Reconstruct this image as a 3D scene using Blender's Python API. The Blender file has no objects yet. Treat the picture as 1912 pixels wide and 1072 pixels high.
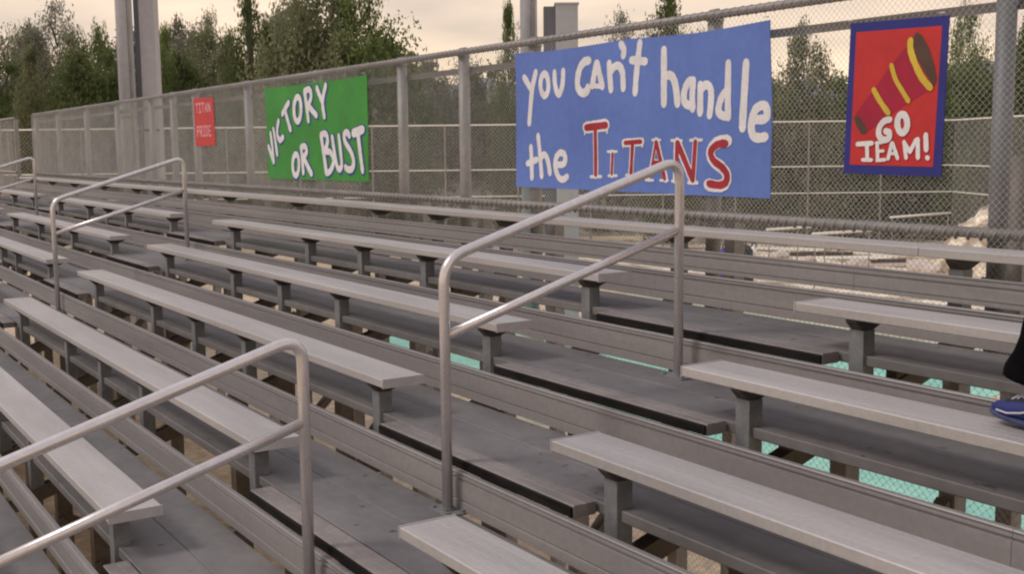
import bpy, bmesh, math, random, json
from mathutils import Vector, Matrix
random.seed(7)
S = bpy.context.scene
R = math.radians
# ------------------------------------------------------------------ camera
CAM = Vector((5.11736, -3.93833, 0.71771)); YAW, PITCH, ROLL, FPX = -0.990337, -0.1212914, -0.0106204, 2135.07
fw = Vector((math.sin(YAW)*math.cos(PITCH), math.cos(YAW)*math.cos(PITCH), math.sin(PITCH)))
r0 = Vector((math.cos(YAW), -math.sin(YAW), 0)); u0 = r0.cross(fw)
rt = r0*math.cos(ROLL) + u0*math.sin(ROLL); up = u0*math.cos(ROLL) - r0*math.sin(ROLL)
cd = bpy.data.cameras.new('camera'); co = bpy.data.objects.new('camera', cd); S.collection.objects.link(co)
M4 = Matrix((rt, up, -fw)).transposed().to_4x4(); M4.translation = CAM; co.matrix_world = M4
cd.sensor_width = 36; cd.lens = 36*FPX/1912; cd.clip_start = .05; cd.clip_end = 6000
S.camera = co
def at(u, v, depth):
    """a point of the place, from its bearing and its distance"""
    return CAM + (fw + rt*((u-956)/FPX) - up*((v-536)/FPX))*depth
# ------------------------------------------------------------------ light
SUN_EL, SUN_AZ = R(48), R(205)          # azimuth clockwise from +y
w = bpy.data.worlds.new('World'); S.world = w; w.use_nodes = True
nt = w.node_tree; N = nt.nodes; L = nt.links
bg = N['Background']; bg.inputs['Strength'].default_value = .126
sky = N.new('ShaderNodeTexSky'); sky.sky_type = 'NISHITA'; sky.sun_disc = False
sky.sun_elevation = SUN_EL; sky.sun_rotation = SUN_AZ
tc = N.new('ShaderNodeTexCoord'); sp = N.new('ShaderNodeSeparateXYZ'); L.new(tc.outputs['Generated'], sp.inputs[0])
rp = N.new('ShaderNodeValToRGB'); L.new(sp.outputs['Z'], rp.inputs[0])
e = rp.color_ramp.elements
HZ = (9.4, 6.9, 4.7, 1)
e[0].position = 0; e[0].color = (10.8, 8.25, 5.65, 1)
e[1].position = 1; e[1].color = (5.8, 5.7, 6.4, 1)
q = e.new(.14); q.color = (9.1, 7.35, 5.8, 1)
q = e.new(.4); q.color = (6.4, 6.0, 6.2, 1)
mp = N.new('ShaderNodeMapping'); mp.inputs['Scale'].default_value = (1.6, 1.6, 7); L.new(tc.outputs['Generated'], mp.inputs[0])
nz = N.new('ShaderNodeTexNoise'); nz.inputs['Scale'].default_value = 2.2; nz.inputs['Detail'].default_value = 6; L.new(mp.outputs[0], nz.inputs['Vector'])
cr = N.new('ShaderNodeValToRGB'); L.new(nz.outputs['Fac'], cr.inputs[0])
cr.color_ramp.elements[0].position = .35; cr.color_ramp.elements[0].color = (.68, .69, .73, 1)
cr.color_ramp.elements[1].position = .68; cr.color_ramp.elements[1].color = (1.12, 1.08, 1.03, 1)
mu = N.new('ShaderNodeMix'); mu.data_type = 'RGBA'; mu.blend_type = 'MULTIPLY'; mu.inputs[0].default_value = 1
L.new(rp.outputs[0], mu.inputs[6]); L.new(cr.outputs[0], mu.inputs[7])
mx = N.new('ShaderNodeMix'); mx.data_type = 'RGBA'; mx.inputs[0].default_value = .93
L.new(sky.outputs[0], mx.inputs[6]); L.new(mu.outputs[2], mx.inputs[7]); L.new(mx.outputs[2], bg.inputs['Color'])
sl = bpy.data.lights.new('sun', 'SUN'); sl.energy = 1.5; sl.angle = R(14); sl.color = (1, .94, .89)
so = bpy.data.objects.new('sun', sl); S.collection.objects.link(so)
sd = Vector((math.sin(SUN_AZ)*math.cos(SUN_EL), math.cos(SUN_AZ)*math.cos(SUN_EL), math.sin(SUN_EL)))
so.rotation_euler = sd.to_track_quat('Z', 'Y').to_euler()
S.view_settings.view_transform = 'Standard'; S.view_settings.look = 'None'; S.view_settings.exposure = 0; S.view_settings.gamma = 1
S.cycles.filter_width = 2.2
# ------------------------------------------------------------------ helpers
COL = S.collection
class MB:
    def __init__(s): s.v = []; s.f = []
    def add(s, vs, fs):
        o = len(s.v); s.v += [tuple(p) for p in vs]; s.f += [tuple(i+o for i in f) for f in fs]; return s
    def box(s, a, b, bev=0.0):
        (x0, y0, z0), (x1, y1, z1) = a, b
        if bev:
            pr = [(y0+bev, z0), (y1-bev, z0), (y1, z0+bev), (y1, z1-bev), (y1-bev, z1), (y0+bev, z1), (y0, z1-bev), (y0, z0+bev)]
            return s.prism(x0, x1, pr)
        return s.add([(x0,y0,z0),(x1,y0,z0),(x1,y1,z0),(x0,y1,z0),(x0,y0,z1),(x1,y0,z1),(x1,y1,z1),(x0,y1,z1)],
                     [(0,3,2,1),(4,5,6,7),(0,1,5,4),(1,2,6,5),(2,3,7,6),(3,0,4,7)])
    def prism(s, x0, x1, pr, caps=True):
        n = len(pr)
        vs = [(x0, y, z) for y, z in pr] + [(x1, y, z) for y, z in pr]
        fs = [(i, (i+1) % n, n+(i+1) % n, n+i) for i in range(n)]
        if caps: fs += [tuple(range(n))[::-1], tuple(range(n, 2*n))]
        return s.add(vs, fs)
    def tube(s, pts, rad, n=10, caps=True, closed=False):
        pts = [Vector(p) for p in pts]; m = len(pts); vs = []; fs = []
        ref = None
        for i, p in enumerate(pts):
            a = pts[i-1] if (i > 0 or closed) else p; b = pts[(i+1) % m] if (i < m-1 or closed) else p
            t = (b-a).normalized()
            if ref is None: ref = t.orthogonal().normalized()
            ref = (ref - t*ref.dot(t)).normalized(); bi = t.cross(ref)
            rr = rad[i] if isinstance(rad, (list, tuple)) else rad
            for k in range(n):
                th = 2*math.pi*k/n; vs.append(p + (ref*math.cos(th) + bi*math.sin(th))*rr)
        for i in range(m if closed else m-1):
            j = (i+1) % m
            for k in range(n):
                k2 = (k+1) % n; fs.append((i*n+k, i*n+k2, j*n+k2, j*n+k))
        if caps and not closed: fs += [tuple(range(n))[::-1], tuple(range((m-1)*n, m*n))]
        return s.add(vs, fs)
    def build(s, name, m, parent=None, smooth=False):
        me = bpy.data.meshes.new(name); me.from_pydata(s.v, [], s.f); me.update()
        if m: me.materials.append(m)
        if smooth: me.polygons.foreach_set('use_smooth', [True]*len(me.polygons)); 
        o = bpy.data.objects.new(name, me); COL.objects.link(o)
        if parent: o.parent = parent
        return o
def fix(o):
    bm = bmesh.new(); bm.from_mesh(o.data); bmesh.ops.recalc_face_normals(bm, faces=bm.faces); bm.to_mesh(o.data); bm.free(); return o
def tag(o, label=None, cat=None, group=None, kind=None):
    if label: o['label'] = label
    if cat: o['category'] = cat
    if group: o['group'] = group
    if kind: o['kind'] = kind
    return o
def empty(name, loc, label, cat, group=None):
    o = bpy.data.objects.new(name, None); o.empty_display_size = .1; COL.objects.link(o); o.location = loc
    return tag(o, label, cat, group)
def copy_tree(o, parent=None):
    c = o.copy(); COL.objects.link(c)
    if parent: c.parent = parent
    for ch in list(o.children): copy_tree(ch, c)
    return c
def bend(pts, rad, n=6):
    """polyline with rounded corners"""
    P = [Vector(p) for p in pts]; out = [P[0]]
    for i in range(1, len(P)-1):
        a = (P[i-1]-P[i]); b = (P[i+1]-P[i]); r = min(rad, a.length*.45, b.length*.45)
        p0 = P[i]+a.normalized()*r; p1 = P[i]+b.normalized()*r
        for k in range(n+1):
            t = k/n; out.append(p0*(1-t)**2 + P[i]*2*t*(1-t) + p1*t*t)
    return out + [P[-1]]
# ------------------------------------------------------------------ materials
def mat(name, c1, c2=None, rough=.6, metal=0.0, scale=(6, 6, 6), bump=0.0, fine=None, detail=5, lo=.35, hi=.68, spots=None, spec=.5):
    m = bpy.data.materials.new(name); m.use_nodes = True; t = m.node_tree; n = t.nodes; l = t.links; b = n['Principled BSDF']
    b.inputs['Roughness'].default_value = rough; b.inputs['Metallic'].default_value = metal
    b.inputs['Specular IOR Level'].default_value = spec
    if c2 is None: b.inputs['Base Color'].default_value = (*c1, 1); return m
    g = n.new('ShaderNodeNewGeometry'); mp = n.new('ShaderNodeMapping'); mp.inputs['Scale'].default_value = scale
    l.new(g.outputs['Position'], mp.inputs[0])
    z = n.new('ShaderNodeTexNoise'); z.inputs['Scale'].default_value = 1; z.inputs['Detail'].default_value = detail; z.inputs['Roughness'].default_value = .62
    l.new(mp.outputs[0], z.inputs['Vector'])
    cr = n.new('ShaderNodeValToRGB'); l.new(z.outputs['Fac'], cr.inputs[0])
    cr.color_ramp.elements[0].position = lo; cr.color_ramp.elements[0].color = (*c1, 1)
    cr.color_ramp.elements[1].position = hi; cr.color_ramp.elements[1].color = (*c2, 1)
    outc = cr.outputs[0]
    if fine:
        z2 = n.new('ShaderNodeTexNoise'); z2.inputs['Scale'].default_value = fine[0]; z2.inputs['Detail'].default_value = 3
        l.new(g.outputs['Position'], z2.inputs['Vector'])
        mr = n.new('ShaderNodeMapRange'); mr.inputs[3].default_value = 1-fine[1]; mr.inputs[4].default_value = 1+fine[1]; mr.inputs[1].default_value = .3; mr.inputs[2].default_value = .7
        l.new(z2.outputs['Fac'], mr.inputs[0])
        mm = n.new('ShaderNodeMix'); mm.data_type = 'RGBA'; mm.blend_type = 'MULTIPLY'; mm.inputs[0].default_value = 1
        l.new(outc, mm.inputs[6]); l.new(mr.outputs[0], mm.inputs[7]); outc = mm.outputs[2]
    if spots:
        z3 = n.new('ShaderNodeTexNoise'); z3.inputs['Scale'].default_value = spots[0]; z3.inputs['Detail'].default_value = 2
        l.new(g.outputs['Position'], z3.inputs['Vector'])
        c3 = n.new('ShaderNodeValToRGB'); l.new(z3.outputs['Fac'], c3.inputs[0])
        c3.color_ramp.elements[0].position = spots[1]; c3.color_ramp.elements[0].color = (0, 0, 0, 1)
        c3.color_ramp.elements[1].position = spots[1]+.05; c3.color_ramp.elements[1].color = (1, 1, 1, 1)
        ms = n.new('ShaderNodeMix'); ms.data_type = 'RGBA'; l.new(c3.outputs[0], ms.inputs[0])
        l.new(outc, ms.inputs[6]); ms.inputs[7].default_value = (*spots[2], 1); outc = ms.outputs[2]
    l.new(outc, b.inputs['Base Color'])
    if bump:
        bp = n.new('ShaderNodeBump'); bp.inputs['Strength'].default_value = bump; bp.inputs['Distance'].default_value = .01
        l.new(z.outputs['Fac'], bp.inputs['Height']); l.new(bp.outputs[0], b.inputs['Normal'])
    # roughness follows the wear
    mr2 = n.new('ShaderNodeMapRange'); mr2.inputs[3].default_value = max(.05, rough-.1); mr2.inputs[4].default_value = min(1, rough+.1)
    l.new(z.outputs['Fac'], mr2.inputs[0]); l.new(mr2.outputs[0], b.inputs['Roughness'])
    return m
def leafmat(name, a, b_):
    m = mat(name, a, b_, rough=.6, scale=(.9, .9, .9), fine=(7, .28), lo=.36, hi=.66, spec=.2)
    bs = m.node_tree.nodes['Principled BSDF']; bs.inputs['Subsurface Weight'].default_value = 0
    tr = m.node_tree.nodes.new('ShaderNodeBsdfTranslucent'); ms = m.node_tree.nodes.new('ShaderNodeMixShader'); ms.inputs[0].default_value = .48
    src = bs.inputs['Base Color'].links[0].from_socket; m.node_tree.links.new(src, tr.inputs[0])
    out = m.node_tree.nodes['Material Output']
    m.node_tree.links.new(bs.outputs[0], ms.inputs[1]); m.node_tree.links.new(tr.outputs[0], ms.inputs[2]); m.node_tree.links.new(ms.outputs[0], out.inputs[0])
    return m
M = dict(
 seat=mat('seat_aluminium', (.355,.332,.318), (.465,.434,.413), rough=.5, metal=.2, scale=(.6, 5, 5), fine=(45, .06)),
 cap=mat('highlit_end_cap_aluminium', (.42,.39,.38), (.5,.47,.455), rough=.45, metal=.15, scale=(9, 9, 9)),  # brighter than the seat: the end-edge highlight is put into the colour
 tread=mat('tread_aluminium', (.128,.12,.119), (.195,.179,.171), rough=.6, metal=.15, scale=(1.2, 2.4, 3), fine=(16, .08), spots=(13, .70, (.06,.056,.054)), bump=.05, lo=.38, hi=.66),
 filler=mat('worn_tread', (.17,.152,.145), (.26,.225,.205), rough=.65, metal=.1, scale=(1.5, 6, 6), fine=(25, .1), spots=(8, .74, (.06,.06,.06))),
 riser=mat('riser_aluminium', (.235,.217,.213), (.29,.266,.258), rough=.5, metal=.2, scale=(.6, 7, 7), fine=(30, .06)),
 nose=mat('black_nosing', (.007,.006,.0055), (.02,.017,.016), rough=.9, scale=(4, 20, 20), spec=.1),
 leg=mat('galvanised_leg', (.16,.165,.17), (.24,.24,.24), rough=.55, metal=.25, scale=(14, 14, 8), fine=(60, .1)),
 bracket=mat('bracket_steel', (.05,.047,.045), (.09,.083,.08), rough=.7, metal=.2, scale=(14, 14, 14)),
 rail=mat('handrail_aluminium', (.64,.595,.585), (.74,.695,.68), rough=.27, metal=.62, scale=(5, 5, 1.5), fine=(40, .05)),
 post=mat('galvanised_post', (.24,.225,.215), (.35,.33,.31), rough=.55, metal=.3, scale=(9, 9, 3), fine=(30, .08)),
 postdark=mat('backlit_post', (.16,.163,.17), (.21,.21,.216), rough=.6, metal=.25, scale=(9, 9, 3), fine=(30, .08)),  # darker copy of the post metal: backlit shade put into the colour
 pipe=mat('fence_pipe', (.2,.185,.175), (.3,.275,.26), rough=.55, metal=.3, scale=(3, 9, 9), fine=(40, .1)),
 wire=mat('fence_wire', (.4,.385,.365), (.52,.5,.475), rough=.55, metal=.2, scale=(4, 4, 4)),
 under=mat('frame_steel', (.1,.08,.062), (.18,.148,.12), rough=.75, metal=.1, scale=(5, 5, 3), fine=(20, .15)),
 column=mat('rear_column', (.25,.225,.2), (.35,.32,.285), rough=.7, scale=(6, 6, 2), fine=(20, .1)),
 pole=mat('pole_steel', (.36,.36,.39), (.44,.435,.455), rough=.45, metal=.35, scale=(4, 4, .5), fine=(9, .06)),
 box=mat('column_paint', (.42,.395,.41), (.48,.45,.46), rough=.6, scale=(2, 2, .4), fine=(9, .05)),
 boxdark=mat('dark_steel_and_side_shade', (.1,.1,.12), (.15,.145,.16), rough=.6, scale=(2, 2, .4)),  # dark steel of bands and floodlights; also carries the shade of column sides
 ground=mat('dry_ground', (.2,.155,.105), (.34,.265,.18), rough=.95, scale=(.25, .25, .25), fine=(4, .25), bump=.2),
 dirt=mat('tan_dirt', (.48,.35,.225), (.72,.56,.38), rough=.95, scale=(.7, .7, .7), fine=(9, .22), bump=.3),
 sand=mat('pale_sand', (.36,.27,.19), (.82,.71,.55), rough=.95, scale=(.7, 1.3, .9), fine=(5, .3), bump=.3, lo=.44, hi=.56),  # broken sunlit patches are put into the sand colour
 court=mat('court_surface', (.24,.53,.43), (.33,.63,.51), rough=.8, scale=(1, 1, 1), fine=(14, .15)),
 slope=mat('embankment_earth', (.2,.18,.135), (.38,.33,.26), rough=.95, scale=(.16, .16, .5), fine=(2.2, .35), bump=.4),
 hill=mat('far_hill', (.16,.16,.165), (.24,.235,.235), rough=1, scale=(.02, .02, .03), fine=(.2, .2)),
 blue=mat('blue_paint', (.1,.165,.45), (.122,.195,.51), rough=.75, scale=(2, 2, 2), fine=(18, .05)),
 white=mat('white_paint', (.66,.63,.62), (.78,.75,.73), rough=.8, scale=(9, 9, 9), fine=(60, .06)),
 red=mat('red_letter_paint', (.3,.015,.03), (.4,.025,.04), rough=.75, scale=(9, 9, 9)),
 green=mat('green_paint', (.035,.215,.03), (.05,.28,.042), rough=.75, scale=(2, 2, 2), fine=(18, .06)),
 navy=mat('navy_outline', (.018,.04,.2), (.028,.055,.26), rough=.75, scale=(9, 9, 9)),
 border=mat('dark_blue_border', (.018,.02,.16), (.026,.028,.21), rough=.75, scale=(5, 5, 5)),
 scarlet=mat('scarlet_paint', (.46,.022,.02), (.56,.032,.03), rough=.75, scale=(4, 4, 4), fine=(20, .05)),
 signred=mat('sign_red', (.47,.035,.035), (.55,.05,.045), rough=.7, scale=(4, 4, 4)),
 crimson=mat('crimson_paint', (.32,.006,.03), (.38,.01,.04), rough=.75, scale=(5, 5, 5)),
 brown=mat('brown_paint', (.075,.038,.028), (.1,.052,.038), rough=.8, scale=(8, 8, 8)),
 yellow=mat('yellow_paint', (.55,.38,.03), (.68,.48,.05), rough=.75, scale=(8, 8, 8)),
 pink=mat('pink_lettering', (.62,.22,.24), (.74,.38,.4), rough=.75, scale=(8, 8, 8)),
 bark=mat('bark', (.06,.045,.035), (.14,.11,.085), rough=.95, scale=(5, 5, 1.2), bump=.4),
 leaf_dark=leafmat('dark_foliage', (.085,.115,.042), (.185,.215,.08)),
 leaf_mid=leafmat('mid_foliage', (.15,.165,.085), (.3,.305,.17)),
 leaf_grey=leafmat('grey_green_foliage', (.2,.2,.145), (.34,.33,.25)),
 leaf_scrub=leafmat('scrub_foliage', (.12,.122,.066), (.25,.235,.145)),
 leaf_bright=leafmat('bright_foliage', (.115,.16,.05), (.26,.31,.115)),
 pants=mat('black_cloth', (.002,.002,.0025), (.005,.0045,.005), rough=1, scale=(20, 20, 20), bump=.1, spec=.05),
 shoe=mat('blue_shoe', (.008,.014,.1), (.014,.027,.18), rough=.65, scale=(20, 20, 20)),
 shoedark=mat('dark_shoe_mesh', (.008,.01,.025), (.02,.022,.05), rough=.8, scale=(40, 40, 40)),
 rubber=mat('navy_rubber', (.02,.03,.09), (.05,.06,.15), rough=.7, scale=(20, 20, 20)),
 sock=mat('white_sock', (.42,.42,.5), (.52,.52,.6), rough=.9, scale=(40, 40, 90)),
 skin=mat('skin', (.42,.24,.17), (.5,.3,.22), rough=.55, scale=(12, 12, 12)),
 hair=mat('brown_hair', (.03,.018,.012), (.06,.035,.022), rough=.6, scale=(60, 60, 8)),
 shirt=mat('grey_shirt', (.2,.2,.22), (.27,.27,.29), rough=.9, scale=(20, 20, 20)),
 stucco=mat('pale_stucco', (.5,.42,.36), (.62,.54,.47), rough=.9, scale=(3, 3, 3), fine=(20, .1)),
 roof=mat('roof_slab', (.2,.17,.15), (.28,.24,.21), rough=.9, scale=(3, 3, 3)),
 whitepipe=mat('white_pipe', (.8,.76,.67), (.88,.84,.75), rough=.5, scale=(6, 6, 6)),
 bluebag=mat('blue_vinyl', (.03,.04,.25), (.05,.07,.34), rough=.6, scale=(8, 8, 8)),
 blackbag=mat('black_vinyl', (.02,.02,.025), (.045,.043,.05), rough=.6, scale=(8, 8, 8)),
 bin=mat('blue_bin', (.06,.19,.36), (.09,.25,.45), rough=.5, scale=(4, 4, 4)),
)
# ------------------------------------------------------------------ the setting
GZ = -3.2
RUN, RISE, SW, SH = .68656, .22191, .241, .43
XL, XR = -20.9, 8.6                      # ends of the stand
TOP = 1; LOW = -6
def sheet(name, pts, z, m, kind='structure'):
    o = MB().add([(x, y, z) for x, y in pts], [tuple(range(len(pts)))]).build(name, m); tag(o, kind=kind); return o
sheet('ground', [(-2500,-2500),(2500,-2500),(2500,2500),(-2500,2500)], GZ, M['ground'])
sheet('dirt_yard', [(-60,-14),(24,-14),(24,60),(-60,60)], GZ+.004, M['dirt'])
sheet('court_floor', [(-16.5,5.3),(9,4.7),(9,9.6),(-5.2,9.9),(-5.6,15.2),(-18.5,15.2),(-15,12.0),(-13,10.2),(-16.5,8.6)], GZ+.008, M['court'])
sheet('sand_bed', [(-34,20),(-8,18),(4,27),(-8,37),(-30,36)], GZ+.012, M['sand'])
# embankment: a long bank of earth behind the yard fence
def bank():
    mb = MB(); nu, nd = 60, 14; vs = []
    for j in range(nd):
        d = 49 + j*2.2
        for i in range(nu):
            u = -900 + i*60
            p = at(u, 277, d); base = min(1, (j/6.0))
            h = (base*base*(3-2*base))*(5.3 + .5*math.sin(i*.37) + .3*math.sin(i*.83+2)) + (random.random()-.5)*.22*(j > 0) + .25*math.sin(i*.9+j)*(j > 1)
            vs.append((p.x, p.y, GZ-.02+h if j else GZ-.2))
    fs = [(j*nu+i, j*nu+i+1, (j+1)*nu+i+1, (j+1)*nu+i) for j in range(nd-1) for i in range(nu-1)]
    mb.add(vs, fs); return tag(mb.build('embankment', M['slope'], smooth=True), kind='structure')
bank()
def hills():
    vs = []; n = 120; rows = [(900, GZ-1), (960, 0), (1040, 1), (1200, .6)]
    for j, (d, k) in enumerate(rows):
        for i in range(n):
            u = -1500 + i*40
            p = at(u, 277, d)
            top = 55 + 16*math.sin(i*.23+1) + 10*math.sin(i*.61) + 6*math.sin(i*1.7) + (18 if u < 500 else 0)
            z = GZ-1 if j == 0 else (top*.5 if j == 1 else top*k)
            vs.append((p.x, p.y, z))
    fs = [(j*n+i, j*n+i+1, (j+1)*n+i+1, (j+1)*n+i) for j in range(3) for i in range(n-1)]
    tag(MB().add(vs, fs).build('hills', M['hill'], smooth=True), kind='structure')
hills()
# ------------------------------------------------------------------ bleacher parts
ORD = {1: 'top', 0: 'second', -1: 'third', -2: 'fourth', -3: 'fifth', -4: 'sixth', -5: 'seventh', -6: 'eighth'}
def plank_profile(y0, y1, z1, t, ribs, rib_h=.0022, bev=.004):
    pr = [(y0+bev, z1-t), (y1-bev, z1-t), (y1, z1-t+bev), (y1, z1-bev), (y1-bev, z1)]
    wdt = (y1-y0-2*bev)/ribs
    for i in range(ribs-1):
        c = y1-bev-wdt*(i+1)
        pr += [(c+.004, z1), (c+.002, z1-rib_h), (c-.002, z1-rib_h), (c-.004, z1)]
    return pr + [(y0+bev, z1), (y0, z1-bev), (y0, z1-t+bev)]
# footboards and risers, one of each per row, running the whole stand
def footboard(k):
    z = k*RISE-SH; y0 = (k-1)*RUN+.072; y1 = k*RUN-.104; ym = (y0+y1)/2
    mb = MB()
    joints = [XL, -12.3, -3.25, 4.85, XR]
    for a, b in zip(joints[:-1], joints[1:]):
        mb.prism(a+.002, b-.002, plank_profile(y0, ym-.0008, z, .046, 1))
        mb.prism(a+.002, b-.002, plank_profile(ym+.0008, y1, z, .046, 1))
    # joint screws
    o = mb.build('footboard', M['tread'])
    tag(o, 'dark grey footboard, %s row from the top, running the whole stand' % ORD[k], 'footboard', 'footboards of the stand')
    return o
def riser(k):
    b = k*RISE-SH; y = k*RUN-.085
    pr = [(0,.0045),(0,.044),(.006,.047),(.006,.053),(0,.056),(0,.138),(.009,.141),(.009,.149),(0,.152),(0,.158),(.009,.161),(.009,.168),(.002,.171),(.006,.177),(.026,.177),(.026,.0045)]
    mb = MB()
    for a, c in ((XL, -10.6), (-10.6, -3.9), (-3.9, 3.1), (3.1, XR)):
        mb.prism(a+.001, c-.001, [(y+p, b+q) for p, q in pr][::-1])
    o = mb.build('riser_board', M['riser'])
    lab = 'ribbed grey riser board, %s row from the top, behind its footboard' % ORD[k]
    if k == TOP:
        pr2 = [(.012,.196),(.012,.215),(.018,.218),(.012,.222),(.012,.272),(.02,.276),(.02,.284),(.012,.288),(.012,.298),(.02,.3),(.02,.309),(.014,.312),(.04,.318),(.045,.196)]
        m2 = MB()
        for a, c in ((XL, -12.6), (-12.6, -5.9), (-5.9, 1.3), (1.3, XR)): m2.prism(a+.001, c-.001, [(y+p, b+q) for p, q in pr2][::-1])
        p = m2.build('toe_board', M['riser'], o)
        lab = 'topmost ribbed grey riser board with a second board stacked on it, under the back bench'
    tag(o, lab, 'riser board', 'riser boards of the stand')
for k in range(LOW, TOP+1): footboard(k); riser(k)
# supporting frames under the planks
FR = [-19.9, -18.1, -16.25, -14.2, -12.25, -11.2, -10.2, -8.24, -6.15, -4.26, -3.2, -2.15, -.19, 1.79, 3.79, 4.85, 5.9, 7.88]
sl_ = RISE/RUN
def zline(y): return (y+.115)*sl_ - SH - .0525
def make_frame():
    r = empty('support_frame', (0,0,GZ), '', 'frame')
    yA, yB = LOW*RUN-.9, .98
    d = .09
    s = MB().add([(dx, y, zline(y)-q-GZ) for dx in (-.04,.04) for y, q in ((yA,d),(yB,d),(yB,0),(yA,0))], [(0,1,2,3),(7,6,5,4),(0,4,5,1),(1,5,6,2),(2,6,7,3),(3,7,4,0)])
    s.build('stringer', M['under'], r)
    for k in range(LOW, TOP+1):     # step brackets between stringer and footboard
        MB().add([(dx, y, z-GZ) for dx in (-.03,.03) for y, z in (((k-1)*RUN+.3, zline((k-1)*RUN+.3)-.01), (k*RUN-.2, zline(k*RUN-.2)-.01), (k*RUN-.2, k*RISE-SH-.0475), ((k-1)*RUN+.3, k*RISE-SH-.0475))], [(0,1,2,3),(7,6,5,4),(0,4,5,1),(1,5,6,2),(2,6,7,3),(3,7,4,0)]).build('step_bracket', M['under'], r)
    for y in (-4.0, -2.3, -.6):
        MB().box((-.05, y-.05, 0), (.05, y+.05, zline(y-.05)-d-GZ)).build('column', M['under'], r)
    MB().tube([(.06, -4.0, .15), (.06, -2.3, 1.35)], .03, 6).build('brace', M['under'], r)
    MB().tube([(-.06, -.6, .3), (-.06, -2.3, 1.35)], .03, 6).build('brace', M['under'], r)
    for y in (.0, .78):
        MB().box((-.045, y-.045, 0), (.045, y+.045, zline(y-.05)-d-GZ)).build('column', M['column'], r)
    MB().tube([(0, .07, 1.55), (0, .72, 2.2)], .045, 4).build('brace', M['under'], r)
    # pale column at the back of the stand
    MB().box((-.045, 1.20, 0), (.045, 1.29, .28-GZ)).build('rear_column', M['column'], r)
    MB().box((-.03, .98, zline(.98)-.10-GZ), (.03, 1.20, zline(.98)-.02-GZ)).build('tie_beam', M['under'], r)
    return r
fr0 = make_frame()
for i, x in enumerate(FR):
    o = fr0 if i == 0 else copy_tree(fr0)
    o.location = (x, 0, GZ)
    if x > 1:
        for ch in o.children:
            if ch.name.startswith('rear_column'): ch.scale = (1, 1, 3.85/3.48)
    tag(o, 'brown steel frame holding up the stand, with a pale back column', 'frame', 'support frames under the stand')
# ------------------------------------------------------------------ benches
def leg_mesh():
    mb = MB(); mb.box((-.039, .055, -.43), (.039, .13, -.096)); return mb
def gusset_mesh():
    mb = MB()
    mb.prism(-.03, .03, [(.058,-.098),(.128,-.098),(.222,-.058),(.222,-.0445),(.018,-.0445),(.018,-.058)])
    return mb
LEGME = None
def bench(x0, x1, k, legs, label, group, splits=None):
    global LEGME
    r = empty('bleacher_bench', (x0, k*RUN, k*RISE), label, 'bench', group)
    xs = [x0]+(splits or [])+[x1]
    for a, b in zip(xs[:-1], xs[1:]):
        mb = MB(); mb.prism(a-x0+.002, b-x0-.002, plank_profile(0, SW, 0, .044, 5, rib_h=.0006)); mb.build('seat_plank', M['seat'], r)
    for (xe, dx) in ((0, -1), (x1-x0, 1)):
        c = MB().box((min(xe, xe+dx*.006), -.001, -.0455), (max(xe, xe+dx*.006), SW+.001, .0025)); c.build('end_cap', M['cap'], r)
    for lx in legs:
        if not (x0 < lx < x1): continue
        if LEGME is None:
            l = leg_mesh().build('leg', M['leg'], r); g = gusset_mesh().build('gusset', M['bracket'], l); LEGME = (l.data, g.data)
        else:
            l = bpy.data.objects.new('leg', LEGME[0]); COL.objects.link(l); l.parent = r
            g = bpy.data.objects.new('gusset', LEGME[1]); COL.objects.link(g); g.parent = l
        l.location = (lx-x0, 0, 0)
    return r
GB = 'aluminium plank benches of the stand'
bench(XL+.05, 8.4, 1, FR, 'long top bench running unbroken along the fence', GB, [-14.5, -6.4, 1.62])
SECS = [(XL+.1, -15.85, 'in the farthest section'),
        (-14.35, -8.05, 'between the two most distant handrails'),
        (-6.59, 0, 'in the middle section'),
        (1.48, 8.07, 'right of the large handrail')]
for si, (a, b, txt) in enumerate(SECS):
    for k in range(0, LOW-1, -1):
        bench(a, b, k, FR, 'aluminium bench %s, %s row from the top' % (txt, ORD[k]), GB)
# aisle boards closing the gap in front of each footboard
AI = [(-15.8, -14.4, 'farthest'), (-8.02, -6.42, 'far'), (.058, 1.69, 'near')]
for (a, b, nm) in AI:
    for k in range(TOP, LOW, -1):
        y0 = (k-1)*RUN-.052; z = k*RISE-SH+.002
        r = empty('aisle_board', (a, y0, z), 'worn black-nosed aisle board in the %s stair aisle, %s row from the top' % (nm, ORD[k]), 'aisle board', 'aisle boards with black nosing')
        MB().prism(0, b-a, plank_profile(.006, .114, 0, .05, 2)).build('board', M['filler'], r)
        MB().prism(.004, b-a-.004, [(.0055,-.048),(.0055,-.006),(-.001,-.006),(-.006,-.011),(-.006,-.044),(-.001,-.048)]).build('nosing', M['nose'], r)
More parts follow.
